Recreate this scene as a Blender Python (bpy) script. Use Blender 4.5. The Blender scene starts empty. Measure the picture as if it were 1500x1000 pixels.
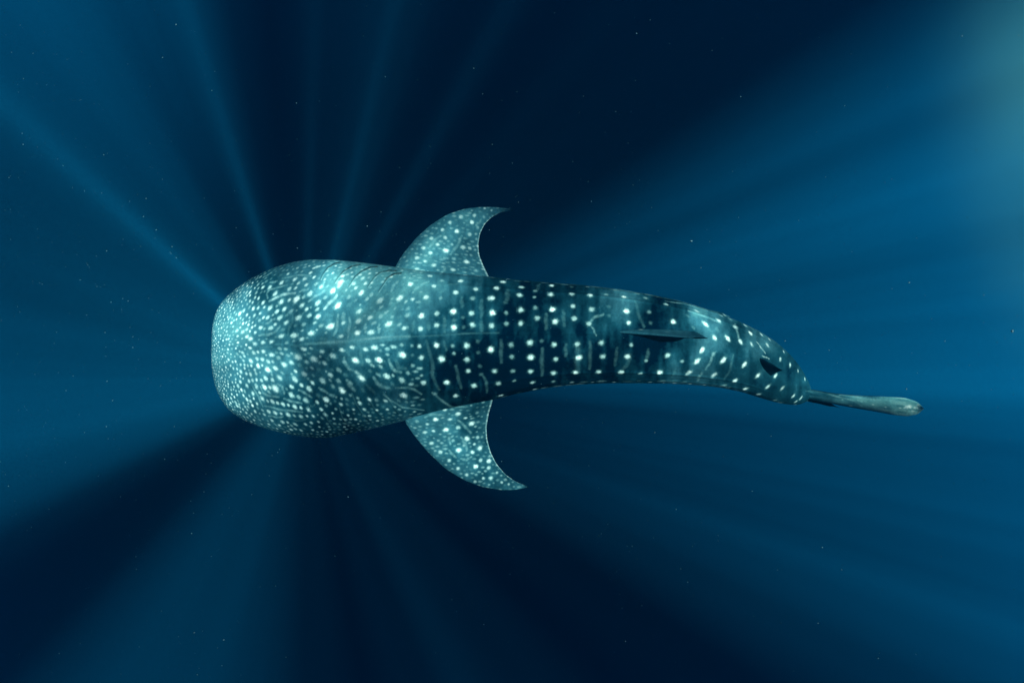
import bpy, math, random
import numpy as np
from mathutils import Vector
from mathutils.bvhtree import BVHTree

rng = np.random.default_rng(7)
random.seed(7)
scene = bpy.context.scene
COL = scene.collection

# ------------------------------------------------------------------ camera
F_PX = 894.0                 # focal length in photograph pixels (1500 wide)
S = 0.0066                   # metres per photograph pixel in the plane of the shark
ZC = F_PX * S                # the photographer floats this far above the shark
cam_d = bpy.data.cameras.new('camera')
cam_d.sensor_width = 36.0
cam_d.lens = F_PX / 1500.0 * 36.0
cam_d.clip_start = 0.05
cam_d.clip_end = 1000.0
cam = bpy.data.objects.new('camera', cam_d)
cam.location = (0, 0, ZC)    # looks straight down
COL.objects.link(cam)
scene.camera = cam

# ------------------------------------------------------------------ light
CX, CY = 445.0, 553.0        # where the light shafts converge: the point opposite the sun
SUN_TRAVEL = Vector(((CX - 750) / F_PX, -(CY - 500) / F_PX, -1.0)).normalized()
world = bpy.data.worlds.new('World')
scene.world = world
world.use_nodes = True
wn = world.node_tree
for n in list(wn.nodes):
    wn.nodes.remove(n)
sky = wn.nodes.new('ShaderNodeTexSky')
sky.sky_type = 'NISHITA'
sky.sun_disc = False
sky.ozone_density = 6.0
sky.sun_elevation = math.asin(-SUN_TRAVEL.z)
sky.sun_rotation = math.atan2(-SUN_TRAVEL.x, -SUN_TRAVEL.y)
bg = wn.nodes.new('ShaderNodeBackground')
bg.inputs['Strength'].default_value = 0.05
wo = wn.nodes.new('ShaderNodeOutputWorld')
wn.links.new(sky.outputs[0], bg.inputs[0])
wn.links.new(bg.outputs[0], wo.inputs[0])

sun_d = bpy.data.lights.new('sun', 'SUN')
sun_d.energy = 5.0
sun_d.angle = math.radians(0.5)
sun_d.color = (1.0, 0.99, 0.86)
sun = bpy.data.objects.new('sun', sun_d)
sun.rotation_euler = SUN_TRAVEL.to_track_quat('-Z', 'Y').to_euler()
sun.location = (5, 1, 30)
COL.objects.link(sun)

scene.view_settings.view_transform = 'Standard'
scene.view_settings.look = 'None'
scene.view_settings.gamma = 1.0
scene.view_settings.exposure = 2.85
scene.render.engine = 'CYCLES'
cy = scene.cycles
cy.use_denoising = True
try:
    cy.denoiser = 'OPENIMAGEDENOISE'
    cy.denoising_input_passes = 'RGB_ALBEDO_NORMAL'
except Exception:
    pass
cy.max_bounces = 4
cy.diffuse_bounces = 2
cy.volume_bounces = 0
cy.transparent_max_bounces = 16
cy.use_adaptive_sampling = False
cy.caustics_reflective = False
cy.caustics_refractive = False

# ------------------------------------------------------------------ helpers
def unproj(px, py, z):
    """photograph pixel -> metres, for a point known to lie at height z"""
    k = S * (ZC - z) / ZC
    return (np.asarray(px) - 750.0) * k, -(np.asarray(py) - 500.0) * k

def proj(P):
    k = ZC / (ZC - P[:, 2]) / S
    return 750.0 + P[:, 0] * k, 500.0 - P[:, 1] * k

def gsmooth(a, sig):
    r = int(3 * sig) + 1
    k = np.exp(-0.5 * (np.arange(-r, r + 1) / sig) ** 2); k /= k.sum()
    # odd reflection keeps the end points where they are
    pre = 2 * a[0] - a[r:0:-1]; post = 2 * a[-1] - a[-2:-r - 2:-1]
    return np.convolve(np.concatenate([pre, a, post]), k, 'valid')

def resample(cols, n, sig, key=None):
    cols = [np.asarray(c, float) for c in cols]
    key = cols if key is None else [np.asarray(k, float) for k in key]
    d = np.sqrt(sum(np.diff(k) ** 2 for k in key))
    t = np.concatenate([[0], np.cumsum(d)]); t /= t[-1]
    tt = np.linspace(0, 1, n)
    return [gsmooth(np.interp(tt, t, c), sig) for c in cols]

def smooth01(x):
    x = np.clip(x, 0, 1)
    return x * x * (3 - 2 * x)

def value_noise(x, y, seed):
    r = np.random.default_rng(seed)
    tab = r.random((256, 256))
    xi = np.floor(x).astype(int); yi = np.floor(y).astype(int)
    fx = smooth01(x - xi); fy = smooth01(y - yi)
    g = lambda a, b: tab[a % 256, b % 256]
    return ((g(xi, yi) * (1 - fx) + g(xi + 1, yi) * fx) * (1 - fy)
            + (g(xi, yi + 1) * (1 - fx) + g(xi + 1, yi + 1) * fx) * fy)

def new_mat(name):
    m = bpy.data.materials.new(name)
    m.use_nodes = True
    nt = m.node_tree
    for n in list(nt.nodes):
        nt.nodes.remove(n)
    out = nt.nodes.new('ShaderNodeOutputMaterial')
    return m, nt, out

def mesh_from_grids(name, V, Fq):
    me = bpy.data.meshes.new(name)
    me.vertices.add(len(V)); me.vertices.foreach_set('co', V.astype(np.float32).ravel())
    me.loops.add(Fq.size); me.loops.foreach_set('vertex_index', Fq.astype(np.int32).ravel())
    me.polygons.add(len(Fq))
    me.polygons.foreach_set('loop_start', (np.arange(len(Fq)) * Fq.shape[1]).astype(np.int32))
    me.polygons.foreach_set('use_smooth', np.ones(len(Fq), bool))
    me.update(calc_edges=True)
    me.validate()
    return me

# ------------------------------------------------------------------ water
Z_SURF = ZC + 2.2
def water_volume():
    m, nt, out = new_mat('sea_water')
    sc = nt.nodes.new('ShaderNodeVolumeScatter')
    ab = nt.nodes.new('ShaderNodeVolumeAbsorption')
    ad = nt.nodes.new('ShaderNodeAddShader')
    ds = 0.02
    sig_s = (0.0001, 0.0060, 0.0140)
    sc.inputs['Color'].default_value = (*[v / ds for v in sig_s], 1)
    sc.inputs['Density'].default_value = ds
    sc.inputs['Anisotropy'].default_value = 0.35
    da = 0.05
    sig_a = (0.0260, 0.0118, 0.0030)
    ab.inputs['Color'].default_value = (*[1 - v / da for v in sig_a], 1)
    ab.inputs['Density'].default_value = da
    nt.links.new(sc.outputs[0], ad.inputs[0]); nt.links.new(ab.outputs[0], ad.inputs[1])
    nt.links.new(ad.outputs[0], out.inputs['Volume'])
    x, zb, zt = 160.0, -160.0, Z_SURF - 0.25
    V = np.array([(a, b, c) for c in (zb, zt) for b in (-x, x) for a in (-x, x)], float)
    Fq = np.array([(0, 2, 3, 1), (4, 5, 7, 6), (0, 1, 5, 4), (2, 6, 7, 3), (0, 4, 6, 2), (1, 3, 7, 5)])
    me = mesh_from_grids('water', V, Fq)
    me.polygons.foreach_set('use_smooth', np.zeros(6, bool))
    me.materials.append(m)
    o = bpy.data.objects.new('water', me); COL.objects.link(o)
    o['kind'] = 'structure'; o['label'] = 'deep blue open sea water with soft light shafts'
    return o
water_volume()

# unseen rippled surface overhead: a fitted transmission pattern shapes the sunlight into shafts
# percent of sunlight let through, by bearing (64 rows) and by distance SUN_MASK_R from the column above the photographer
SUN_MASK_R = [0, 120, 240, 380, 560, 800, 1100, 1600, 2600, 4500]
SUN_MASK = """
5 17 19 18 20 32 11 4 9 77
4 9 16 0 0 0 0 0 0 42
6 8 18 0 0 0 0 0 0 52
8 12 23 2 0 0 0 0 0 43
10 11 24 6 0 0 0 0 0 30
13 10 25 13 1 1 1 1 0 10
14 8 8 0 0 0 0 0 0 0
15 7 6 1 1 0 0 0 0 0
15 2 0 0 0 0 0 0 0 0
16 3 3 3 3 3 3 3 0 0
16 3 3 3 3 3 3 3 0 0
17 2 2 3 3 3 3 5 4 3
17 1 0 0 0 0 0 2 4 3
18 2 1 1 1 1 2 3 2 0
18 2 0 0 0 0 0 0 0 0
19 5 1 1 2 2 2 2 1 0
20 7 0 0 1 2 2 3 2 0
20 9 0 1 2 3 6 9 9 6
21 11 1 2 4 6 9 14 15 9
22 14 4 4 6 8 11 16 16 11
22 16 6 6 8 10 13 17 17 11
23 17 7 8 9 11 13 17 17 11
23 17 7 7 8 9 11 14 14 9
23 15 5 5 6 6 6 8 8 5
23 11 2 2 2 1 0 0 0 0
23 8 0 0 0 0 0 0 0 0
22 13 0 0 0 0 0 0 0 0
23 18 10 9 8 5 1 0 0 0
23 26 25 26 25 22 17 15 10 3
23 28 35 37 36 31 24 19 12 2
23 28 42 45 43 38 31 26 18 6
23 28 44 47 45 39 31 25 18 8
23 28 44 47 44 37 27 19 14 6
23 28 44 47 44 35 24 14 9 4
23 29 45 48 44 34 21 9 6 2
23 30 43 45 40 29 14 0 0 0
23 31 43 45 41 30 15 1 0 0
22 30 40 42 38 28 14 0 0 0
22 29 37 39 36 27 15 3 0 7
22 29 34 36 33 25 15 4 1 15
21 28 27 28 26 21 13 5 6 34
20 28 18 17 16 12 7 3 8 51
18 29 11 9 8 7 5 3 8 60
17 27 1 0 0 0 0 0 3 60
14 27 1 0 0 0 0 0 4 53
11 26 4 2 2 3 3 5 9 40
7 18 0 0 0 0 0 0 0 11
4 19 0 0 0 0 0 0 0 0
4 24 0 0 0 0 0 0 0 5
4 27 3 0 0 0 0 0 0 6
5 31 7 0 0 0 0 0 1 10
5 30 9 2 2 2 1 0 0 0
1 24 0 0 0 0 0 0 0 0
0 21 0 0 0 0 0 0 0 0
0 16 0 0 0 0 0 0 0 0
0 18 0 0 0 0 0 0 0 0
0 2 20 0 0 0 0 0 0 0
0 8 16 0 0 0 0 0 0 0
0 14 23 0 0 0 0 0 0 0
2 16 20 0 0 0 0 0 0 30
2 19 20 12 0 0 0 0 0 45
4 22 18 20 15 2 0 0 3 80
4 19 17 18 21 4 0 0 0 65
4 18 17 17 22 18 5 1 4 74
"""
STREAKS = [  # direction pixel, distance from centre (px), across, along, strength
    ((0, 150), 400, 10, 130, 1.0), ((272, 0), 420, 8, 120, .55), ((545, 135), 310, 6, 80, .55), ((720, 50), 390, 9, 100, .30),
    ((458, 100), 380, 7, 90, .25), ((150, 60), 560, 16, 120, .20), ((640, 960), 380, 12, 90, .07), ((860, 60), 430, 12, 90, .10),
    ((60, 20), 640, 18, 120, .22), ((600, 60), 480, 10, 100, .14), ((120, 420), 330, 10, 70, .15), ((330, 930), 330, 13, 80, .10)]
def sun_share(gx, gy):
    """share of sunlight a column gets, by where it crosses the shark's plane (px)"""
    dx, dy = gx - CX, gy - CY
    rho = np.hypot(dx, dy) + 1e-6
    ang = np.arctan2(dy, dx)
    tab = np.array([list(map(float, r.split())) for r in SUN_MASK.strip().split('\n')]) / 100
    n, R = len(tab), np.array(SUN_MASK_R, float)
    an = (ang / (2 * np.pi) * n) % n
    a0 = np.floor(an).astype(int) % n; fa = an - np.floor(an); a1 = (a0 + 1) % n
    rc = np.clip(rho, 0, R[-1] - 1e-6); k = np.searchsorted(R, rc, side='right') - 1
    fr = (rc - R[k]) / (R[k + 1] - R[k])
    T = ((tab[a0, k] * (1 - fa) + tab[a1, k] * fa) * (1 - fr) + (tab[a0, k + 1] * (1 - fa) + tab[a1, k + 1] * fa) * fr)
    # broken fine rays, noise put into the sunlight mask
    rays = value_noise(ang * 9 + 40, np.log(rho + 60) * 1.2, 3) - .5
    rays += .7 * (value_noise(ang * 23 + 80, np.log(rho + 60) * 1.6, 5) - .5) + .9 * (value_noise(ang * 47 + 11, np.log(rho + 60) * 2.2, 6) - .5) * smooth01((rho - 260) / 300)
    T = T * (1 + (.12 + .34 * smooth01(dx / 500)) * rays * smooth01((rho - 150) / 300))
    # fine net of bright lines, noise put into the mask
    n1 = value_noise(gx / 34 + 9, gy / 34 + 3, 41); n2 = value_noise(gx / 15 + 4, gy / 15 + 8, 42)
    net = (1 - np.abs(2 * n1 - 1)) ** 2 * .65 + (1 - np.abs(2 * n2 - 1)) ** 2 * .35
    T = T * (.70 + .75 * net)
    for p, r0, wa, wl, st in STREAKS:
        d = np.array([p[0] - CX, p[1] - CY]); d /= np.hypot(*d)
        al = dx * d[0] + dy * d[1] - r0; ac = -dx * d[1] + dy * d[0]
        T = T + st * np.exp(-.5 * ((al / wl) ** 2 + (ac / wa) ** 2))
    # extra bright patches added to the mask, over shark and edge haze
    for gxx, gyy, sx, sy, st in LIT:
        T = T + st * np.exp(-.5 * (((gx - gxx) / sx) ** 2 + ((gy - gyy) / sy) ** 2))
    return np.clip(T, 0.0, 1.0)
LIT = [(1110, 275, 90, 70, .25), (505, 490, 50, 45, .08), (590, 410, 45, 30, .09), (640, 350, 40, 34, .08), (715, 312, 30, 20, .09), (1290, 595, 70, 25, .12)]

def water_surface():
    n = 420
    u = np.linspace(-1, 1, n)
    g = 700 * u + 22000 * np.sign(u) * np.abs(u) ** 5      # px about the centre, coarser outwards
    GX, GY = np.meshgrid(g + 600, g + 500, indexing='ij')
    T = sun_share(GX, GY)
    lift = (Z_SURF - 0.0) / -SUN_TRAVEL.z
    X = (GX - 750) * S - SUN_TRAVEL.x * lift
    Y = -(GY - 500) * S - SUN_TRAVEL.y * lift
    Z = Z_SURF + .05 * np.sin(X * 2.1 + Y * .7) + .035 * np.sin(X * 1.1 - Y * 2.6 + 1) + .02 * np.sin(X * 5 + Y * 4)
    V = np.stack([X, Y, Z], -1).reshape(-1, 3)
    i = np.arange(n - 1)
    I, J = np.meshgrid(i, i, indexing='ij')
    a = (I * n + J).ravel()
    Fq = np.stack([a, a + n, a + n + 1, a + 1], -1)
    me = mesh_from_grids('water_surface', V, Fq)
    at = me.attributes.new('sun_pass', 'FLOAT', 'POINT')
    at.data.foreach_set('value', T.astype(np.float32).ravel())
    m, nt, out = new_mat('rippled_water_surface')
    an = nt.nodes.new('ShaderNodeAttribute'); an.attribute_name = 'sun_pass'
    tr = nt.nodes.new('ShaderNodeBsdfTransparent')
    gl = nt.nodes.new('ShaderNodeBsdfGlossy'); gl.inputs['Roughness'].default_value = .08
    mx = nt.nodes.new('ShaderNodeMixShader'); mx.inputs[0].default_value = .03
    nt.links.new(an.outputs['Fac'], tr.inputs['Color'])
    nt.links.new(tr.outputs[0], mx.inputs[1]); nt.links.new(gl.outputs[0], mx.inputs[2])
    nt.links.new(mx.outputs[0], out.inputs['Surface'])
    me.materials.append(m)
    o = bpy.data.objects.new('water_surface', me); COL.objects.link(o)
    o['kind'] = 'structure'; o['label'] = 'rippled sea surface overhead, patterned to shape the sunlight'
water_surface()

# ------------------------------------------------------------------ whale shark: shape
# paired outline points (left flank px, right flank px), back height, belly depth, height of the middle
BODY = [
 (316.4,501.5,316.4,502.5,.004,.004,0),(316.8,488,316.8,517,.05,.05,0),(317.3,474,317,534,.09,.10,0),(318.8,463,317.6,548,.12,.14,0),
 (322,453,319.5,562,.15,.18,0),(328,443,323.5,575,.18,.22,0),(338,432,331,590,.21,.26,0),(352,421,343,604,.25,.30,0),
 (372,408,362,616,.29,.34,0),(400,395,390,627,.34,.38,0),(430,386,422,635.5,.38,.42,0),(460,382,455,641,.41,.45,0),
 (490,382.5,485,641,.43,.48,0),(520,385,518,634,.45,.50,0),(550,388.5,550,626.5,.46,.53,0),(580,392.5,580,619,.47,.56,0),
 (610,396.5,612,611,.48,.58,0),(645,400.5,648,602,.49,.60,0),(680,403,685,593,.50,.60,0),(717,406,722,585.5,.50,.60,0),
 (750,410,755,577,.50,.58,0),(800,414,800,568,.49,.55,0),(850,417.5,845,563,.47,.52,0),(900,423,890,561,.45,.48,0),
 (950,431,935,561,.43,.44,0),(1000,442,978,561.5,.40,.40,0),(1040,455,1015,563.5,.36,.35,-.03),(1080,470,1052,567,.31,.30,-.08),
 (1110,484.5,1085,573.5,.26,.26,-.15),(1135,500,1115,583,.22,.22,-.23),(1155,518,1140,590,.18,.18,-.33),(1170,536,1160,593,.14,.14,-.43),
 (1180,553,1173,592,.11,.11,-.52),(1186,566,1180,588,.08,.08,-.58),(1188.5,574,1185,582,.01,.01,-.60)]
NS, NU, NL = 1300, 290, 100
b = list(zip(*BODY))
tx, ty, bx_, by_, zt, zb, zc = resample(b, NS, 7, key=b[:4])
ang = np.concatenate([np.linspace(0, np.pi, NU, endpoint=False), np.linspace(np.pi, 2 * np.pi, NL, endpoint=False)])
TX, TY = unproj(tx, ty, zc); BX, BY = unproj(bx_, by_, zc)
mid = np.stack([(TX + BX) / 2, (TY + BY) / 2], -1); half = np.stack([(TX - BX) / 2, (TY - BY) / 2], -1)
ca, sa = np.cos(ang), np.sin(ang)
pxm = (tx + bx_) / 2
nexp = np.interp(pxm, [316, 450, 650, 1000, 1190], [2.5, 2.4, 2.1, 2.0, 2.0])[:, None]
rr = (np.abs(ca)[None] ** nexp + np.abs(sa)[None] ** nexp) ** (-1 / nexp)
C = ca[None] * rr; Sn = sa[None] * rr
zz = np.where(Sn > 0, Sn * zt[:, None], Sn * zb[:, None])
skew = np.interp(pxm, [316, 450, 700, 850, 1000], [0, .06, .07, .02, .0])[:, None]
lat = C + skew * np.clip(Sn, 0, 1)
# ridges of the back and flanks
up = np.clip(Sn, 0, 1)
a_med = np.interp(pxm, [380, 480, 600, 860, 920], [0, .022, .018, .010, 0])[:, None]
zz = zz + a_med * np.exp(-(C / .035) ** 2) * (Sn > 0)
hw = np.hypot(half[:, 0], half[:, 1])[:, None]
for c0, am in ((.74, .009), (.91, .008)):
    a_r = np.interp(pxm, [600, 760, 900, 1060, 1140], [0, am * .7, am, am, 0])[:, None]
    for sg in (-1, 1):
        g_ = np.exp(-((C - sg * c0) / .028) ** 2) * (Sn > 0)
        zz = zz + a_r * g_
        lat = lat + sg * a_r * .6 / np.maximum(hw, .05) * g_
# mouth line across the blunt snout
g_ = np.exp(-((Sn + .35) / .10) ** 2) * np.clip(1 - np.abs(C) * .6, 0, 1)
mouth = np.interp(pxm, [316, 318, 332, 350], [0, .02, .015, 0])[:, None] * g_
VB = np.stack([mid[:, 0:1] + half[:, 0:1] * lat + mouth, mid[:, 1:2] + half[:, 1:2] * lat, zc[:, None] + zz], -1)
# gentle unevenness of living skin
NA = NU + NL
wob = value_noise(pxm[:, None] / 26 + 0 * C, C * 4 + (Sn < 0) * 30 + 20, 11) - .5
VB[..., 2] += .014 * wob * up * np.interp(pxm, [330, 400, 1150], [0, 1, .6])[:, None]

verts, quads, bvh_quads, tags, chords = [], [], [], [], []
def add_grid(V, wrap, kind, step, ch=None):
    base = sum(len(v) for v in verts)
    ni, nj = V.shape[:2]
    chords.append(np.zeros(ni * nj) if ch is None else np.broadcast_to(ch[None], (ni, nj)).ravel())
    verts.append(V.reshape(-1, 3)); tags.append(np.full(ni * nj, kind))
    def q(ii, jj):
        I0, J0 = np.meshgrid(ii[:-1], jj[:-1], indexing='ij'); I1, J1 = np.meshgrid(ii[1:], jj[1:], indexing='ij')
        f = np.stack([I0 * nj + J0, I1 * nj + J0, I1 * nj + J1, I0 * nj + J1], -1).reshape(-1, 4)
        return f + base
    jj = np.arange(nj); 
    if wrap: jj = np.concatenate([jj, [0]])
    quads.append(q(np.arange(ni), jj))
    ii = np.unique(np.concatenate([np.arange(0, ni, step), [ni - 1]])); js = np.arange(0, nj, step)
    js = np.concatenate([js, [0]]) if wrap else np.unique(np.concatenate([js, [nj - 1]]))
    bvh_quads.append(q(ii, js))
add_grid(VB[:, ::-1], True, 0, 5)

def blade(L, R, zL, zR, thick, ns, nc, kind, lean=None, sig=4):
    """a fin: leading edge L and trailing edge R in px, heights, thickness; closed loop round each section"""
    n = len(L)
    lx, ly = np.array(L, float).T; rx, ry = np.array(R, float).T
    k = np.arange(n)
    lx, ly, zL = resample([lx, ly, zL], ns, sig, key=[lx + rx, ly + ry])
    rx, ry, zR = [gsmooth(np.interp(np.linspace(0, 1, ns), np.linspace(0, 1, n), np.asarray(c, float)), sig) for c in (rx, ry, zR)] if False else resample([rx, ry, zR], ns, sig, key=[np.array(L, float)[:, 0] + np.array(R, float)[:, 0], np.array(L, float)[:, 1] + np.array(R, float)[:, 1]])
    LX, LY = unproj(lx, ly, zL); RX, RY = unproj(rx, ry, zR)
    Lp = np.stack([LX, LY, zL], -1); Rp = np.stack([RX, RY, zR], -1)
    th = np.linspace(0, 2 * np.pi, 2 * nc, endpoint=False)
    c = .5 - .5 * np.cos(th)                                # 0 leading .. 1 trailing .. 0
    prof = 2.6 * (np.sqrt(np.maximum(c, 0)) * (1 - c) ** .9) * np.sign(np.sin(th)) * .5
    mid_t = (Lp + Rp) / 2
    span = np.gradient(mid_t, axis=0); chord = Rp - Lp
    nrm = np.cross(span, chord); nrm /= np.linalg.norm(nrm, axis=1)[:, None] + 1e-9
    clen = np.linalg.norm(chord, axis=1)
    t = np.interp(np.linspace(0, 1, ns), np.linspace(0, 1, len(thick)), thick) * np.minimum(1, clen / .12)
    V = Lp[:, None] + chord[:, None] * c[None, :, None] + nrm[:, None] * (prof[None] * t[:, None])[..., None]
    add_grid(V, True, kind, 4, c)

PU_L = [(600,440),(576,396),(590,372),(610,348),(630,330),(655,314),(680,306),(705,303),(730,303.6),(752,307)]
PU_R = [(720,440),(716.5,406),(708.5,390),(702,374),(700.5,358),(703,342),(710,328),(720,318),(734,310.5),(752,307.6)]
PL_L = [(618,570),(592,616),(606,637),(626,661),(652,686),(680,703),(705,712.5),(735,717.5),(755,717),(774,713)]
PL_R = [(726,550),(721.5,587),(716,605),(712.5,625),(713.5,643),(718.5,662),(727,679),(740,694.5),(755,705),(774,712.4)]
zp = [.16,.05,-.06,-.13,-.18,-.20,-.22,-.24,-.26,-.27]
blade(PU_L, PU_R, zp, [z - .03 for z in zp], [.13,.10,.08,.06,.045,.03,.02,.006], 260, 120, 1)
blade(PL_L, PL_R, zp, [z - .03 for z in zp], [.13,.10,.08,.06,.045,.03,.02,.006], 260, 120, 2)
# first dorsal fin, second dorsal fin
blade([(890,485.5),(912,486.5),(945,489),(975,491.5),(1004,494),(1014,495)], [(1016,485),(1022,487),(1027,490),(1031,492.5),(1035,494.5),(1038,495.3)],
      [.36,.47,.58,.72,.86,.90], [.32,.44,.54,.66,.78,.85], [.055,.05,.042,.035,.025,.01], 110, 60, 3)
blade([(1098,520),(1104,521),(1114,525),(1126,531),(1138,538),(1144,541)], [(1124,545),(1127,551),(1130,550),(1136,546),(1143,543.5),(1146,542.5)],
      [-.02,.06,.12,.19,.25,.27], [-.12,-.03,.03,.10,.18,.22], [.05,.055,.045,.035,.02,.006], 70, 40, 4)
# tail fin: upper lobe sweeping back and up, lower lobe hanging below
blade([(1172,572),(1186,574.5),(1206,577),(1230,579),(1262,580.5),(1295,581),(1325,582.5),(1345,588.5),(1353,598)],
      [(1176,581),(1198,585),(1226,591),(1256,598),(1284,603),(1308,607.5),(1330,609.5),(1346,606),(1353,598.7)],
      [-.50,-.47,-.40,-.30,-.18,-.05,.05,.09,.10], [-.62,-.68,-.62,-.52,-.38,-.24,-.12,-.01,.09], [.10,.10,.09,.08,.07,.06,.05,.03,.002], 200, 60, 5)
blade([(1174,578),(1190,584),(1206,590),(1220,594),(1229,597)], [(1204,588),(1216,591),(1222,594),(1227,596),(1231,597.4)],
      [-.55,-.75,-.98,-1.18,-1.28], [-.60,-.80,-1.0,-1.18,-1.29], [.09,.07,.05,.03,.008], 80, 40, 6)
# pelvic fins, anal fin
blade([(996,545),(1004,555),(1020,561),(1040,565),(1058,567.5)], [(1044,550),(1048,558),(1054,563),(1060,566.5),(1066,569)],
      [-.16,-.20,-.25,-.29,-.32], [-.18,-.22,-.27,-.31,-.33], [.05,.04,.03,.02,.005], 60, 36, 7)
blade([(1012,462),(1020,456),(1034,453),(1050,456),(1064,461)], [(1056,478),(1060,470),(1064,466),(1067,464),(1070,464)],
      [-.16,-.20,-.25,-.29,-.32], [-.18,-.22,-.27,-.31,-.33], [.05,.04,.03,.02,.005], 60, 36, 7)
blade([(1100,545),(1110,547),(1122,551),(1132,556)], [(1128,552),(1132,554),(1136,556),(1138,558)],
      [-.40,-.52,-.62,-.70], [-.42,-.53,-.63,-.705], [.05,.04,.03,.006], 40, 24, 7)

V = np.concatenate(verts); Q = np.concatenate(quads); TAG = np.concatenate(tags); CHORD = np.concatenate(chords)
shark_me = mesh_from_grids('whale_shark', V, Q)

# ------------------------------------------------------------------ whale shark: skin pattern
bq = np.concatenate(bvh_quads)
used, inv = np.unique(bq, return_inverse=True)
bvh = BVHTree.FromPolygons([tuple(v) for v in V[used].tolist()], [tuple(q) for q in inv.reshape(-1, 4).tolist()])
eye = Vector((0, 0, ZC))
def hit(px, py):
    d = Vector(((px - 750) / F_PX, -(py - 500) / F_PX, -1)).normalized()
    r = bvh.ray_cast(eye, d)
    return np.array(r[0]) if r[0] is not None else None

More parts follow.
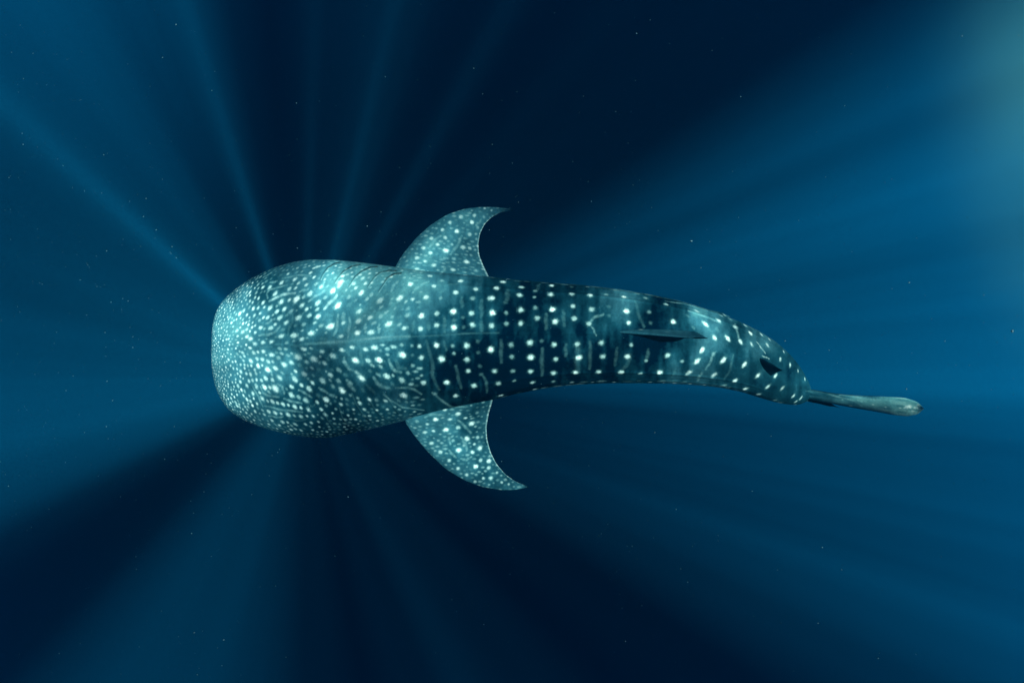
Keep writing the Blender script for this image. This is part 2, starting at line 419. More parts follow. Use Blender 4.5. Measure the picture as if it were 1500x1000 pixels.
# spots on the skin: position in the photograph and radius in px; f = faint, m = middling, b = brilliant
SPOTS = """
412.5,414,3 422,401,2 432,409,3 446.5,408.5,3 437,415,2.3 449,417,2.5 424,423,3 433,422,2.3 403,430,3.3 454,430,4 395,421,2.8 385,421,2.4 412,442,4 434,438.5,4.6b
424,439,2.5 385.5,443,2.5 378.5,437,2 395.5,451,3.5 406,456,3 416.5,452.5,3 426.5,456,3.5m 442,447,3.5 449,453,2.5 453,462,3 410,465.5,3.6 437,465.5,4 392,465,2.5 371,452,2.5 351.5,459,2.6b 357,455,2.2
362,461,2 372.5,462,2.5 381,459,2.2 378,451,2.2 387,450,1.8 370,443,1.8 419,472.5,3 403,475,2.5 386,465,2 445,475,3m 396.5,480.5,3.5 381.5,480,3 387.5,481.5,2m
456,488,4 431,491,4 442,496.5,3 412,492,3.4 397.5,500.5,3 385,501.5,3 374,487,2.2 367,496,3b 373,503.5,3 362,493,3b 355.5,486,3 347,484,2.5 420,502,2.5m 385.5,514.5,3 371.5,516.5,2.8 378,515.5,2
398,519.5,3.5 410,510.5,2.8m 418.5,511,2.5m 445,511,3 436,522.5,4.6 408,524,3m 376.5,525.5,2.5 384.5,526.5,2.8 393,529.5,3 367.5,528.5,3 378,535.5,3.2b 384,535,2 392.5,541.5,4b 403.5,539,3.5 416,534,3.8
427,531,3 449,530,3m 439.5,535,3f 460,526,4.4 389.5,554,3.2 399,556,2.8 409.5,553,3.5 433,543.5,2.5 446,547.5,3.4 432,555.5,4 457.5,560,2.8 441.5,564,2.5 427,566,3 453,569.5,3.9 387.5,566.8,3.5b 403.5,569.3,4.8b 375.5,565.7,3
367,548,2.5 353,544.5,2.5 361,547,2 364.5,558,2.2 352,559,2.2 348.5,565,2.5 361.5,564.5,2.5 383,557,2.2 370,557,2.2 376,556,2 395.5,567.5,2.6 370.5,576,2.8 380.5,575,2 384.5,583.5,3 392,587,2 399,588,3.2 406.5,590,2.3
414.5,592,3 422.5,593,2 432,595.5,3.1 441,597,2.2 427,578.5,3.8 437.5,581.5,3m 448,586,3.6 393.5,602.5,2.8 403,604.5,3 412,605.5,2 422,607,3.2 431,608.5,2.2m 441,610,2.9 449.5,609,1.8 374,602.5,2.2 387.5,607,2.2 367,587.5,2.2
376.5,591,2.2 398.5,615.5,2.5 414,618,3 421.5,618.5,2 432.5,621,2.8 447.5,621,2.2 456,619,2.1 409.5,622.5,2.4 394,621,2 426.5,629,2.6 441,630,2.4 458,629.5,2 417,632.5,1.8 406,627.5,1.8 452,600,2.9
460,406,2.2 463,416,3m 470.5,420,3.3 444.5,435,2.8m 476.5,435.5,3m 487.5,426,3.9b 465.5,443.5,4 443,446.5,3 465.5,463.5,3.8 495,447.5,4.3b 499,413.5,4.6b 497,419,3.2 502,404.5,2.6b 518,415.5,2.8 521.5,421.5,2.8 507,425,2m
529.5,428.5,3.9b 531.5,407.5,3 515.5,399,2.2 507,394,1.8 492,389.5,2 487.5,400,2.1 541.5,400.5,2.2 541.5,394.5,1.9 544,431.5,3m 556.5,440,4.4 511.5,434.5,3m 512,446,3.6f 501,434.5,2.5f 526,456,3.4 525.5,470,4 542,465,3.6
557.5,463,3.4m 569.5,474,4.3b 585.5,436.5,4.5b 573,405.5,3 535.5,415,2.8 552,399.5,1.8 464,391,2.6 468,390,2.2 460,392.5,2.2 455,399.5,2.4 453,389.5,1.6 474,384.5,1.4 480,403,2m 475.5,409.5,2.2 475,413.5,2.1m 528,402.5,2.2
470.5,477,3.2m 484,477.5,4.9b 503.5,472.5,3 523.5,487.5,3.9b 499.5,492.5,3.4 543.5,486.5,3.9 535,480.5,2.4m 555.5,482,2.2m 472,515,3 487.5,521,4.1 500.5,512.5,3.1 515.5,508.5,3.3 535,511.5,3.1 548.5,509,4 567.5,511,3m 589.5,519.5,4.5b
520.5,527.5,4.2b 539,528,3.4 555.5,527,4.3b 505,530,2.8m 496.5,542,3.3m 475.5,532,3 466.5,541,3f 484,549,3.3 472.5,557,4 496,558,3.2m 529.5,553.5,4.5b 513,561,3.2m 542,543,2.8f 566.5,551,4 588.5,556.5,3.9 506,549,3f
501.5,572,4.1b 488,566,2.8m 466,579,3f 477.5,585,3.6b 465,589,2.5 478,594,2m 470.5,599.5,2.5 459,609.5,2.2 466.5,617.5,1.8 468,625,1.6 479,632,2 472,636,1.6 499.5,592,2.3 487,605,1.8 489.5,613,1.8 497.5,621,1.8m 504.5,625,1.8
491,587.5,2f 518,599.5,1.9 527,590,2.8 533.5,599.5,2.5 541,609,2.4 521,614,2.2 510,608,1.8 525,620.5,1.6 541,585,2.7b 551.5,585.5,2.8m 565,587,2.8 552.5,600.5,2 567.5,599.5,2.2 553.5,616,2.3 524,583,2.2m 513,578.5,2m 588.5,579,3.4
531.5,571,3f 536,625,1.6m 592.5,406.5,2.6m 601,416,4.2b 592,424.5,4f 604.5,438,3 624,435.5,4.2b 636,419,3.6 630,404,4 647,411,3.4m 645.5,436.5,3m 667.5,428,4b 663.5,395,3.5 674.5,411.5,4.1b 681.5,402.5,3.4 697,423.5,3.5 692.5,437,3.6m
610.5,394,3.5 597,461.5,3.7m 617.5,462.5,4.4b 639.5,459,3.7 664,456.5,4.9b 691,458.5,4 592.5,480.5,3.5 616,481.5,3.9 639.5,476,3.7 665,479.5,4.6b 692,475.5,4 678,465,2.8f 679,479,2.8f 651,467,2.6f 665,469,3.4f 718,437,4
614.5,507,3.2 617,523.5,3.8 639.5,505.5,4.2b 647,525.5,4.8b 663,506.5,3m 665,517.5,2.8m 683.5,506,4.3 684,526.5,4 686,543,3.3 667.5,536,2.8f 700.5,516.5,2.8f 703,536,3f 604,520,2.5f 604.5,535.5,2.8m 597.5,546,2.8m 620.5,560.5,3.9
654.5,560,4b 694.5,565,4.2 604,555.5,2.4f 591.5,579,4.4b 637,577,3.5m 667.5,579.5,3.9b 719,511.5,4.5b 705,548,3f 700,499.5,3f 744,408.3,3.4b 737,413,4b 727.5,421.5,4.1b 721,436.5,4.1b 721.5,458,4.5b 720,477,4.1 741.5,458,3.2m 742,474,3.4m
742,430,3f 740,443,3f 763.5,420.5,3.7 761,432,4 762.5,454,4.3 763,473.5,4 784,425.5,3m 783,435,2.5m 784,450.5,3.4m 787,466,3.7 808,418,3.7b 806.5,431.5,4b 809,453,4.5b 813.5,471,4.4b 837.5,430,3.8 837.5,420,3f 839,448,3.7 841,466.5,3.7
748.5,505,4m 749.5,522.5,3.7m 776.5,502,4.5 777.5,523.5,4.5b 724.5,543.5,3.8 751,543.5,3.4m 777.5,544,3.9 730,561.5,4 753.5,557.5,2.8m 780,560,3.8 733.5,579,4.3b 742,582,2 783.5,570,3.9b 760,575,3.4f 811.5,504.5,3.7 814,526,3.9 811,546,4
811,558.5,3m 845.5,504,4.1 847.5,524,4.6b 843,545.5,4b 837.5,560,3.2 793.5,499,3f 708,589,2.5m 864.5,431.5,4.1b 867,453,4.2 863,474,4 888,431.5,3.7m 892,449,3.1f 892,462,3f 914,435,4.1b 917.5,455.5,4.6b 921,472.5,3.5b 860.5,420,3.2 885,421,3m
909,424,2.6m 936.5,428,2m 946,436.5,3.5m 951,457,3.4m 953,473,3f 976,446,4 986,471.3,4b 939,482.5,3b 977,486.5,3m 881,502,3.9 883,522,3.9 919,522.5,4.3b 924.5,505,2.8 946.5,528,2.8m 978,520.5,4 877,545,3.9 910,545.5,4.1b 938,547,3.1
966.5,545,4b 868,559.5,2.5 899.5,559.5,2.8b 952,559.5,2.8 972,560.5,2 988,561,3b 1020.5,455.5,3.5 1052.5,468.5,3.5 1033.5,474.5,4b 1008,463,2.5f 1016,480,2.5f 1047,495,3.5b 1066,495.5,3.5b 1077,478.5,3.3 1084.5,500,3.2b 1091,475.5,2.8
1099.5,488,3b 1115.5,490,2.5 1101,504,2.8 1124,505,2.9 1061,461,2.5m 1050,482,3.5f 1028.5,512.5,3.5b 1021,529,3.8b 999,529,3m 1009.5,545.5,4b 1046,549,3.8b 1059.5,527.5,3.9b 1045,518.5,3m 1090.5,534,3.4b 1076.5,557.5,3.5b 1110,550,3.2b
1091.5,569.5,3.5b 1111,577.5,3.2b 1124.5,566.5,3 1011,562,2.6b 1032,563.5,2.6 1127,497,2 1143,526,2.6 1148,515,2.2 1157.5,534,2.6 1169,543,2.2 1179,555,2.2 1136,550,2.8 1146,568.5,2.8 1162,580,2.6 1173,583,2.6 1166,588,2.4 1135,586,2.6m
675,317.6,3 695,315.5,3 691.5,325.5,3.4b 659,326,3 648,336.5,3 669.5,339,3.4b 688,343.5,3 632,349,3.2 652,348,3.2 641,358,3 620.5,363,3.2 630.5,370.5,3.2 653,367,4.2b 678,362,4 611,377.5,3.8 622.5,382.5,3.2 635.5,388.5,4 683.5,383.5,4.4b
665,379,3m 649,391,2.6m 688,363.5,2.8 690,374,2.4m 698,350,2.2m 696,366,2.2m 700,333,2.6m 709,318,2.4m 640,372,2.6f 645,377,2.6f 661,346,2.6f 662,358,2.4m 673,350,2.2m 710,305,2 720,308,1.8 697,396,3.6m
638,614,4b 611,617,3m 622,633,3.4 632,649,3.2 645,662,3.2 653,629,4b 671,606,3.8b 691,620,4.3b 684,642,4b 672,659,3.8b 703,656,4b 692,662,3 697,683,3.6b 716,675,3.5b 719,700,3.2 658,674,3 671,686,2.8 684,695,2.6 696,705,2.4 626,621,2.4
635,631,2.6 659,614,3.2 671,626,3.2 699,604,3m 682,612,2.5 700,640,2.8 695,650,2.4 704,674,3 716,685,2.8 735,706,2 652,600,3 708,700,2.2 642,645,2.4m 664,645,2.6m 680,652,2.4m 706,640,2.2m 745,709,1.8 728,692,2.2
1246,594,2.4 1279,592.5,2 1297,596,2 1319,597.5,2.2 1331,595.5,5b 1342,597,4 1337,602,3 1345,593,2.5 1326,597,3 1312,601,2m 1262,588,1.6m 1234,585,1.6m
"""
LINES = """
381,566 386,576 393,579 401,580 409,582;1.3 m|416,584 426,587 442,591;1.3 m|388,595 397,596 408,599 424,601 443,604;1.3 m|371,567 378,580 385,595;1.1 m|393,609 405,611 415,610;1.2 m|407,562 414,567 416,576;1.3 m
422,613 435,616 450,614;1 f|397,617 410,626 417,629;1 m|437,571 448,576 457,582;1.2 m|450,595 457,595 461,592;1.2 f|392,437 391,431 395,424 405,421 421,418;1.2 m|395,441 403,436 413,432 432,429;1.5 b|414,408 425,405 437,403 455,404;1.1 m
439,427 452,423;1.4 m|379,491 386,490 393,491 402,486 410,478;1.4 m|421,491 424,481 428,470 429,460;1.4 f|390,474 402,467;1.2 m|396,414 406,412;1.2 m|404,504 412,504;1.4 f|379,508 398,508;1.2 f|426,505 436,506 450,504;1.4 f
468,568 479,575;1.5 m|482,577 492,581;1.6 m|508,557 514,566 520,572;2 m|547,553 553,561 560,566 571,569;2 m|537,564 546,572 550,577;1.6 f|504,524 507,533 511,540 517,543;1.7 m|527,507 529,520 531,535;1.6 f|508,512 512,521;1.6 f
570,527 574,539 580,544 587,545;1.7 m|452,441 464,433 476,425;1.5 m|475,452 484,443 494,432;1.8 b|473,468 480,461 488,461;2 f|495,461 494,478 489,492;1.6 m|512,465 512,480 509,495;1.6 m|503,458 503,472;2 m|535,475 535,487;1.6 m|555,475 555,487;1.6 m
605,429 611,421 618,416 628,413;1.7 m|573,426 577,418 582,412;1.7 m|652,420 660,416 675,416;1.4 f|676,435 677,450;2 f|705,440 705,465;2.2 f|651,464 651,486;2 f|606,470 604,484;2 f|628,475 628,482;2.2 f|646,428 651,424;2 f|645,402 653,392;1.6 m
625,498 629,517 634,535 634,550 638,562 643,570;1.8 f|650,500 654,513;1.5 f|667,535 671,550 675,568;1.8 f|580,527 584,539 594,539;2 f|580,568 597,567 608,571 617,577;1.4 m|707,550 713,560 713,575;1.5 f|742,443 744,425;2.4 f
705,472 705,484;2.4 f|786,425 790,416;1.8 f|800,460 800,482;2 f|825,455 826,476;2 f|734,498 734,530;2 f|794,510 794,550;2 f|829,505 829,522;1.8 f|863,472 868,467 873,464 884,460;1.5 m|866,477 870,484 873,491;1 m|931,440 935,460 943,478;1.6 f
864,500 865,525 863,540;1.8 f|904,510 901,535;1.8 f|924,520 917,537 910,545;2.2 f|950,512 947,528;1.8 f|1045,518 1038,535 1034,541;1.6 m|1028,545 1022,557;1.7 m|990,541 984,553;1.4 f|1074,520 1070,540 1061,556;1.5 f|1077,475 1081,490 1084,500;1.4 m
1108,500 1121,517;.8 b|1117,521 1126,525;.9 b|1033,474 1042,485;2.2 f|660,373 668,362 677,346;1.5 m|628,363 637,352 645,345;1.4 m|645,380 655,378;1.8 m|697,330 705,322;1.4 m|671,615 680,623 690,634;1.4 m|659,650 658,640 664,638;1.4 m
675,640 682,650 684,660;1.4 m|622,611 635,606 650,608;1.5 m|658,660 668,670;1.4 m|676,671 684,674 690,668;1.4 m|633,575 645,585 660,595 685,596;1.5 m|562,577 572,586 590,597 620,600;1.2 m|448,504 470,502 500,499.5 530,497 560,494.5 600,492.5;1.7 m
600,492.5 650,490.5 700,488 730,487;1 f|640,350 655,335;1.2 f|1180,572 1206,575 1222,579;1 f|1215,577 1250,587 1262,594;1.2 m|1230,578 1260,582 1290,586;1.3 m|1314,606 1335,606.5;1.2 m
470,503 520,498.5 570,494;5 f|500,500 600,493;3.2 f|470,496 485,500;2.2 f|560,490 570,478;2 f|846,505 846,545;3 f|1008,455 1040,466 1056,474;1.1 m|975,441 1000,444 1036,455;.8 m
"""
GILLS = [[(469,409),(473,401),(480,392),(490,386),(497,384.5)], [(490,414),(495,406),(503,397),(515,390),(527,387.5)],
         [(510,420),(520,405),(530,397),(543,391),(552,390.5)], [(538,420),(548,406),(556,399),(570,396),(580,396.5)],
         [(554,427),(560,418),(567,407),(577,401),(587,400)],
         [(474,604),(479,617),(488,627),(500,632)], [(496,598),(500,612),(509,622),(522,628)], [(514,577),(520,592),(530,607),(543,618)],
         [(538,582),(546,597),(556,609),(568,616)], [(560,575),(567,583),(574,594),(583,606)]]
AMP = {'f': .16, 'm': .42, '': .72, 'b': 1.0}

order = np.argsort(V[:, 0]); VX = V[order, 0]
spot = np.zeros(len(V)); dark = np.zeros(len(V)); halo = np.zeros(len(V)); edge = np.zeros(len(V))
PXv, PYv = proj(V)
WARP = .80 + .42 * value_noise(PXv / 2.3, PYv / 2.3, 31)          # ragged edges
GRIT = .72 + .38 * value_noise(PXv / 1.5, PYv / 1.5, 32)
def window(p, r):
    a, e = np.searchsorted(VX, (p[0] - r, p[0] + r))
    idx = order[a:e]
    d = V[idx] - p
    k = (np.abs(d[:, 1]) < r) & (np.abs(d[:, 2]) < r)
    return idx[k], d[k]
def stamp(arr, p, r, amp, axis=None, e=1.0, soft=1.0):
    idx, d = window(p, r * 2.6 * e)
    d2 = (d ** 2).sum(1)
    if axis is not None and e > 1:
        d2 = d2 - (1 - 1 / e ** 2) * (d @ axis) ** 2
    q = np.sqrt(np.maximum(d2, 0)) / (r * WARP[idx])
    w = amp * GRIT[idx] / (1 + np.exp((q - 1) * 5.0 / soft))
    arr[idx] = np.maximum(arr[idx], w)
def flow(px, py):
    if px < 600:
        k = np.clip((py - 500) / 55, -1.1, 1.1) * (1 if px > 380 else 1.8)
        v = np.array([1, -k, 0.])
        e = 1.55
    elif px > 1000:
        v = np.array([1, (-1.1 if py < 506 else 1.3), 0.]); e = 1.6
    else:
        v = np.array([1, 0, 0.]); e = 1.08
    return v / np.linalg.norm(v), e
placed = []
for tok in SPOTS.split():
    mode = tok[-1] if tok[-1] in 'fmb' else ''
    x, y, r = map(float, tok.rstrip('fmb').split(','))
    p = hit(x, y)
    if p is None: continue
    k = S * (ZC - p[2]) / ZC
    ax, e = flow(x, y)
    stamp(spot, p, r * k * (.80 if x < 600 else .83), AMP[mode] * rng.uniform(.82, 1.0), ax, e)
    if 560 < x < 1120 and r > 3.4 and not (y < 400 or y > 590):
        stamp(halo, p, 9 * k, .6 * AMP[mode] ** .5, np.array([0, 1., 0]), 1.9, soft=3.0)
    elif r > 2.5:
        stamp(halo, p, r * 2.0 * k, .45 * AMP[mode], None, 1, soft=2.5)
    placed.append((*p, r * k))
def walk(pts, step=.7):
    pts = np.array(pts, float)
    d = np.concatenate([[0], np.cumsum(np.hypot(*np.diff(pts, axis=0).T))])
    t = np.arange(0, d[-1] + step, step)
    return np.interp(t, d, pts[:, 0]), np.interp(t, d, pts[:, 1]), t / max(d[-1], 1e-6)
for row in LINES.strip().replace('\n', '|').split('|'):
    pts, spec = row.split(';'); w, mode = spec.split()
    X, Y, tt = walk([tuple(map(float, q.split(','))) for q in pts.split()])
    ph = rng.random() * 6
    for x, y, t in zip(X, Y, tt):
        p = hit(x + .5 * math.sin(t * 9 + ph), y + .5 * math.cos(t * 7 + ph))
        if p is None: continue
        k = S * (ZC - p[2]) / ZC
        taper = .65 + .35 * math.sin(math.pi * min(max(t, .08), .92))
        stamp(spot, p, float(w) * 1.4 * k * taper, {'f': .11, 'm': .28, 'b': .52}[mode] * (.8 + .2 * math.sin(t * 15 + ph)))
        placed.append((*p, float(w) * k))
for gi, gpts in enumerate(GILLS):
    X, Y, tt = walk(gpts)
    for x, y, t in zip(X, Y, tt):
        p = hit(x, y)
        if p is not None:
            k = S * (ZC - p[2]) / ZC
            stamp(dark, p, (.55 + 1.5 * smooth01(t * 1.1)) * k * (1 if gi < 5 else .7), (.45 + .55 * t) * (1 if gi < 5 else .4))
        p = hit(x + 1.3, y + (1.1 if gi < 5 else -1.1))
        if p is not None:
            stamp(edge, p, .9 * S, (.6 if gi < 5 else .2) * (1 - .6 * t))
edge = np.maximum(edge, np.where((TAG == 1) | (TAG == 2), .75 * smooth01((CHORD - .965) / .025), 0))
# fine freckles, denser and smaller towards the snout
PXv, PYv = proj(V)
Nrm = np.zeros(len(V) * 3, np.float32); shark_me.vertices.foreach_get('normal', Nrm); Nrm = Nrm.reshape(-1, 3)
cand = rng.permutation(len(V))
placed = [tuple(q) for q in placed]
P = np.array(placed + [(9, 9, 9, 0)] * 6000); npl = len(placed)
tries = 0
for vi in cand[:60000]:
    x, y = PXv[vi], PYv[vi]; tg = TAG[vi]
    if tg == 0:
        if x < 620:
            d = np.interp(x, [318, 335, 360, 400, 480, 620], [3.4, 4.0, 5.0, 5.6, 5.8, 7.0])
        else:
            d = 13.0
            if Nrm[vi, 2] > .25: continue
        if 400 < x and Nrm[vi, 2] > .80 and rng.random() < .6: continue
        r = d * rng.uniform(.20, .32); amp = rng.uniform(.3, .95) if x < 375 else rng.uniform(.12, .5)
    elif tg in (1, 2):
        d = 5.4; r = rng.uniform(1.0, 1.8); amp = rng.uniform(.12, .45)
    else:
        continue
    d *= S; r *= S
    dd = np.sqrt(((P[:npl, :3] - V[vi]) ** 2).sum(1)) - P[:npl, 3]
    if dd.min() < d * .72 - 0 * r: continue
    ax, e = flow(x, y)
    stamp(spot, V[vi], r, amp, ax, rng.uniform(1.1, 2.2) if x > 345 else rng.uniform(1.1, 1.7))
    P[npl] = (*V[vi], r); npl += 1
    if npl >= len(P) - 1: break

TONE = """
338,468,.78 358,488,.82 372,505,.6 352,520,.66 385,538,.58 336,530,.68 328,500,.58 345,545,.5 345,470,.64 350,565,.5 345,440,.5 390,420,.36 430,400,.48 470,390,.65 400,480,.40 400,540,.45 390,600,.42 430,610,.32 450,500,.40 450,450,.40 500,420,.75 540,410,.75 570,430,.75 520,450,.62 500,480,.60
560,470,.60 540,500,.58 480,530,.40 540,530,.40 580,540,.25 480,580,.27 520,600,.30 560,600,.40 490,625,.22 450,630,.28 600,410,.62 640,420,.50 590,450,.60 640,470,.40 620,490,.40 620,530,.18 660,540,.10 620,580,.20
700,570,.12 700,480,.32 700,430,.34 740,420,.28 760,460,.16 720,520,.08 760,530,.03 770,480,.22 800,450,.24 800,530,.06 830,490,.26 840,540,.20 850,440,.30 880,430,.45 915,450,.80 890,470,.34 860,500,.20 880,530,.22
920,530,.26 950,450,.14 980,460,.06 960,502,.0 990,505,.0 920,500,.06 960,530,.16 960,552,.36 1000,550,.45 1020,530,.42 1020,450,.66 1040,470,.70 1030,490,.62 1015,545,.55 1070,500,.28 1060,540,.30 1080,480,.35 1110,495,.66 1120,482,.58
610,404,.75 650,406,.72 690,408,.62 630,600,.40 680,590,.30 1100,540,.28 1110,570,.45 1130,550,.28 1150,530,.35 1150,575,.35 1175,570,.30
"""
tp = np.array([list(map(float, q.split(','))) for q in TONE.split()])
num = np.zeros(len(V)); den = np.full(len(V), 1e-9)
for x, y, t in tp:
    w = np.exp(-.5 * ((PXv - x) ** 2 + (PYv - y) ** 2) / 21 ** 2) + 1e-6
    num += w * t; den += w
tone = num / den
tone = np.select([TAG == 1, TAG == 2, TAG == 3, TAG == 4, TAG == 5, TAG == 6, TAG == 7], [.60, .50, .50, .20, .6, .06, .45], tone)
tone = np.where(TAG == 5, np.interp(PXv, [1175, 1210, 1250, 1315, 1350], [.25, .52, .70, .92, .95]) + .5 * (value_noise(PXv / 22, (PYv - .13 * PXv) / 3.0, 27) - .5), tone)
# blotchy wash and transverse bars of the hide
wash = value_noise(PXv / 17, PYv / 21, 21) * .5 + value_noise(PXv / 7, PYv / 9, 22) * .3 + value_noise(PXv / 3, PYv / 3.5, 23) * .2
tone = tone + .34 * (wash - .5)
bars = value_noise(PXv / 5.5, PYv / 38, 25) - .5
tone = tone + np.where(TAG == 0, (.17 * bars - .04) * smooth01((PXv - 560) / 90), 0)
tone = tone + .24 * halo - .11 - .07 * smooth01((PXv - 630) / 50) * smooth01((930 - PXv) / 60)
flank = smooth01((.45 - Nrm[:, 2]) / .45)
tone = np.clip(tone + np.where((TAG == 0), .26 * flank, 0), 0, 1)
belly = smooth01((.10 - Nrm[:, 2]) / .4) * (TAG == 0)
tone = np.clip(tone, 0, 1)
ramp_t = np.array([0, .25, .5, .75, 1.0])
ramp = np.array([(.0, .005, .014), (.004, .042, .066), (.026, .128, .174), (.072, .258, .290), (.160, .400, .410)])
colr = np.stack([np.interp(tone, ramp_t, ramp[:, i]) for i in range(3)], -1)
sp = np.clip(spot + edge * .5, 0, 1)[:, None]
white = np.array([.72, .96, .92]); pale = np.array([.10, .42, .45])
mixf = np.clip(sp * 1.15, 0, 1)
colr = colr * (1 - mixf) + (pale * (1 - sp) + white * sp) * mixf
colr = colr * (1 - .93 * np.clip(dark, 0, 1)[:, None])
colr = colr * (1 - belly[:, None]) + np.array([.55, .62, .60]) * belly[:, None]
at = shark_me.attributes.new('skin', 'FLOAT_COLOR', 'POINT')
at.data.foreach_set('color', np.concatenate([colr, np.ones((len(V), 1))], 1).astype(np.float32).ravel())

m, nt, out = new_mat('spotted_shark_skin')
an = nt.nodes.new('ShaderNodeAttribute'); an.attribute_name = 'skin'
pb = nt.nodes.new('ShaderNodeBsdfPrincipled')
pb.inputs['Roughness'].default_value = .55
pb.inputs['Specular IOR Level'].default_value = .0
tc = nt.nodes.new('ShaderNodeTexCoord')
ns_ = nt.nodes.new('ShaderNodeTexNoise'); ns_.inputs['Scale'].default_value = 60; ns_.inputs['Detail'].default_value = 3
mr = nt.nodes.new('ShaderNodeMapRange'); mr.inputs['To Min'].default_value = .72; mr.inputs['To Max'].default_value = 1.28
mm = nt.nodes.new('ShaderNodeMix'); mm.data_type = 'RGBA'; mm.blend_type = 'MULTIPLY'; mm.inputs[0].default_value = 1.0
nt.links.new(tc.outputs['Object'], ns_.inputs['Vector'])
nt.links.new(ns_.outputs['Fac'], mr.inputs['Value'])
nt.links.new(an.outputs['Color'], mm.inputs[6]); nt.links.new(mr.outputs[0], mm.inputs[7])
nt.links.new(mm.outputs[2], pb.inputs['Base Color'])
bp = nt.nodes.new('ShaderNodeBump'); bp.inputs['Strength'].default_value = .25; bp.inputs['Distance'].default_value = .01
nt.links.new(ns_.outputs['Fac'], bp.inputs['Height']); nt.links.new(bp.outputs[0], pb.inputs['Normal'])
nt.links.new(pb.outputs[0], out.inputs['Surface'])
shark_me.materials.append(m)
shark = bpy.data.objects.new('whale_shark', shark_me); COL.objects.link(shark)
shark['label'] = 'large whale shark with white spotted blue-grey back, swimming in open water'
shark['category'] = 'shark'

# eyes on the sides of the head
em, nt, out = new_mat('dark_eye')
pb = nt.nodes.new('ShaderNodeBsdfPrincipled'); pb.inputs['Base Color'].default_value = (.01, .012, .015, 1); pb.inputs['Roughness'].default_value = .15
nt.links.new(pb.outputs[0], out.inputs['Surface'])
th, ph = np.meshgrid(np.linspace(0, np.pi, 12), np.linspace(0, 2 * np.pi, 20, endpoint=False), indexing='ij')
ev = np.stack([.034 * np.sin(th) * np.cos(ph), .020 * np.cos(th), .034 * np.sin(th) * np.sin(ph)], -1)
ef = np.array([(i * 20 + j, (i + 1) * 20 + j, (i + 1) * 20 + (j + 1) % 20, i * 20 + (j + 1) % 20) for i in range(11) for j in range(20)])
eye_me = mesh_from_grids('eye', ev.reshape(-1, 3), ef); eye_me.materials.append(em)
i_e = int(np.argmin(np.abs(pxm - 384)))
for j in (NU + NL - 6, NU + 5):
    o = bpy.data.objects.new('eye', eye_me); COL.objects.link(o); o.parent = shark
    o.location = VB[i_e, j]

# ------------------------------------------------------------------ plankton drifting in the water
def plankton(n=9000):
    T4 = np.array([(1, 1, 1), (-1, -1, 1), (-1, 1, -1), (1, -1, -1)], float)
    F4 = np.array([(0, 1, 2), (0, 3, 1), (0, 2, 3), (1, 3, 2)])
    vs, fs = [], []
    depth = rng.uniform(.8, 9.0, n * 3)
    keep = rng.random(n * 3) < (depth / 9.0) ** 1.6 + .05
    depth = depth[keep][:n]
    for i, dpt in enumerate(depth):
        z = ZC - dpt
        x = rng.uniform(-1.0, 1.0) * dpt; y = rng.uniform(-.72, .72) * dpt
        r = rng.lognormal(0, .5) * .0008 * (dpt / 4) ** .6
        st = np.array([rng.uniform(.6, 1.6), rng.uniform(.6, 1.6), 1.0])
        q = T4 * r * st
        a = rng.random() * 6.28; c, s_ = math.cos(a), math.sin(a)
        q = np.stack([q[:, 0] * c - q[:, 1] * s_, q[:, 0] * s_ + q[:, 1] * c, q[:, 2]], -1)
        vs.append(q + (x, y, z)); fs.append(F4 + 4 * i)
    me = mesh_from_grids('drifting_plankton', np.concatenate(vs), np.concatenate(fs))
    pm, nt, out = new_mat('pale_plankton')
    pb = nt.nodes.new('ShaderNodeBsdfPrincipled'); pb.inputs['Base Color'].default_value = (.06, .17, .21, 1); pb.inputs['Roughness'].default_value = .7
    nt.links.new(pb.outputs[0], out.inputs['Surface'])
    me.materials.append(pm)
    o = bpy.data.objects.new('drifting_plankton', me); COL.objects.link(o)
    o['kind'] = 'stuff'; o['label'] = 'tiny pale specks of plankton drifting through the blue water'; o['category'] = 'plankton'
plankton()

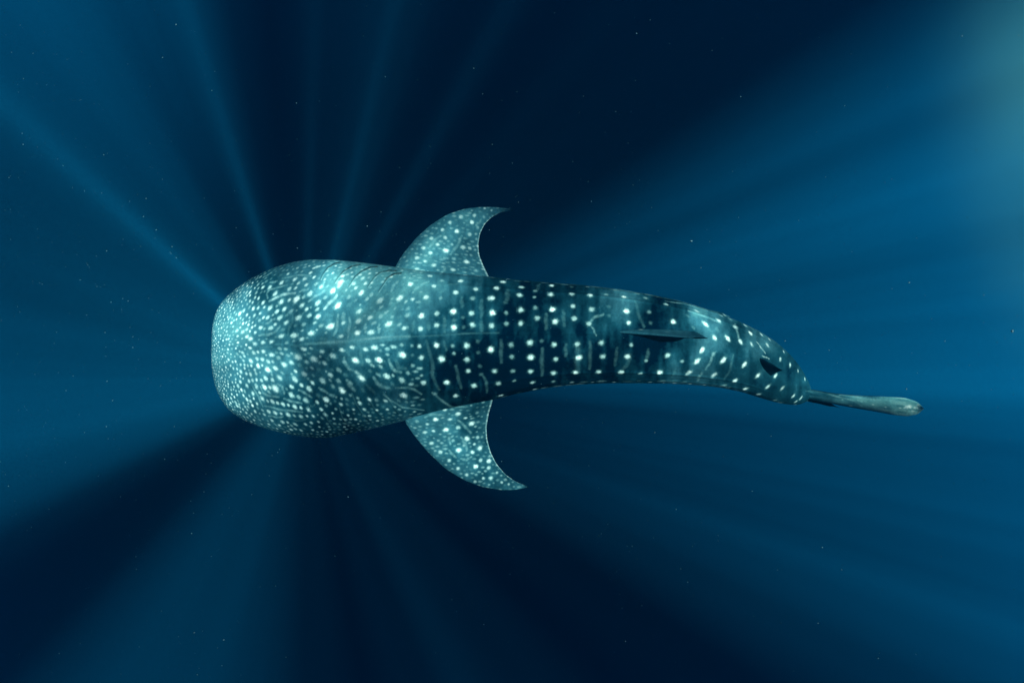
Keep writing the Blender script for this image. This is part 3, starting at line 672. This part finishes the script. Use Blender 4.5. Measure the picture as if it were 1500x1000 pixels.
# ------------------------------------------------------------------ pale haze volume, added to brighten the edge of view
def edge_haze():
    th, ph = np.meshgrid(np.linspace(0, np.pi, 18), np.linspace(0, 2 * np.pi, 28, endpoint=False), indexing='ij')
    Vv = np.stack([np.sin(th) * np.cos(ph), np.sin(th) * np.sin(ph), np.cos(th)], -1).reshape(-1, 3)
    Fq = np.array([(i * 28 + j, (i + 1) * 28 + j, (i + 1) * 28 + (j + 1) % 28, i * 28 + (j + 1) % 28) for i in range(17) for j in range(28)])
    me = mesh_from_grids('edge_haze', Vv, Fq)
    m, nt, out = new_mat('edge_haze_volume')
    tc = nt.nodes.new('ShaderNodeTexCoord')
    ln = nt.nodes.new('ShaderNodeVectorMath'); ln.operation = 'LENGTH'
    mr = nt.nodes.new('ShaderNodeMapRange'); mr.interpolation_type = 'SMOOTHERSTEP'
    mr.inputs['From Min'].default_value = 1.0; mr.inputs['From Max'].default_value = .15
    mr.inputs['To Min'].default_value = 0; mr.inputs['To Max'].default_value = 1
    nz = nt.nodes.new('ShaderNodeTexNoise'); nz.inputs['Scale'].default_value = 2.6; nz.inputs['Detail'].default_value = 3
    mu = nt.nodes.new('ShaderNodeMath'); mu.operation = 'MULTIPLY'
    m2 = nt.nodes.new('ShaderNodeMath'); m2.operation = 'MULTIPLY'; m2.inputs[1].default_value = .75
    vs = nt.nodes.new('ShaderNodeVolumeScatter'); vs.inputs['Color'].default_value = (.14, .78, 1.0, 1)
    nt.links.new(tc.outputs['Object'], ln.inputs[0]); nt.links.new(ln.outputs['Value'], mr.inputs['Value'])
    nt.links.new(tc.outputs['Object'], nz.inputs['Vector'])
    nt.links.new(mr.outputs[0], mu.inputs[0]); nt.links.new(nz.outputs['Fac'], mu.inputs[1])
    nt.links.new(mu.outputs[0], m2.inputs[0]); nt.links.new(m2.outputs[0], vs.inputs['Density'])
    nt.links.new(vs.outputs[0], out.inputs['Volume'])
    me.materials.append(m)
    o = bpy.data.objects.new('edge_haze', me); COL.objects.link(o)
    z = ZC * .42
    x, y = unproj(1660, 110, z)
    o.location = (float(x), float(y), z); o.scale = (1.25, 2.6, 1.1); o.rotation_euler = (0, 0, .1)
    o['kind'] = 'stuff'; o['label'] = 'pale haze volume added in the blue water'; o['category'] = 'bubbles'
edge_haze()
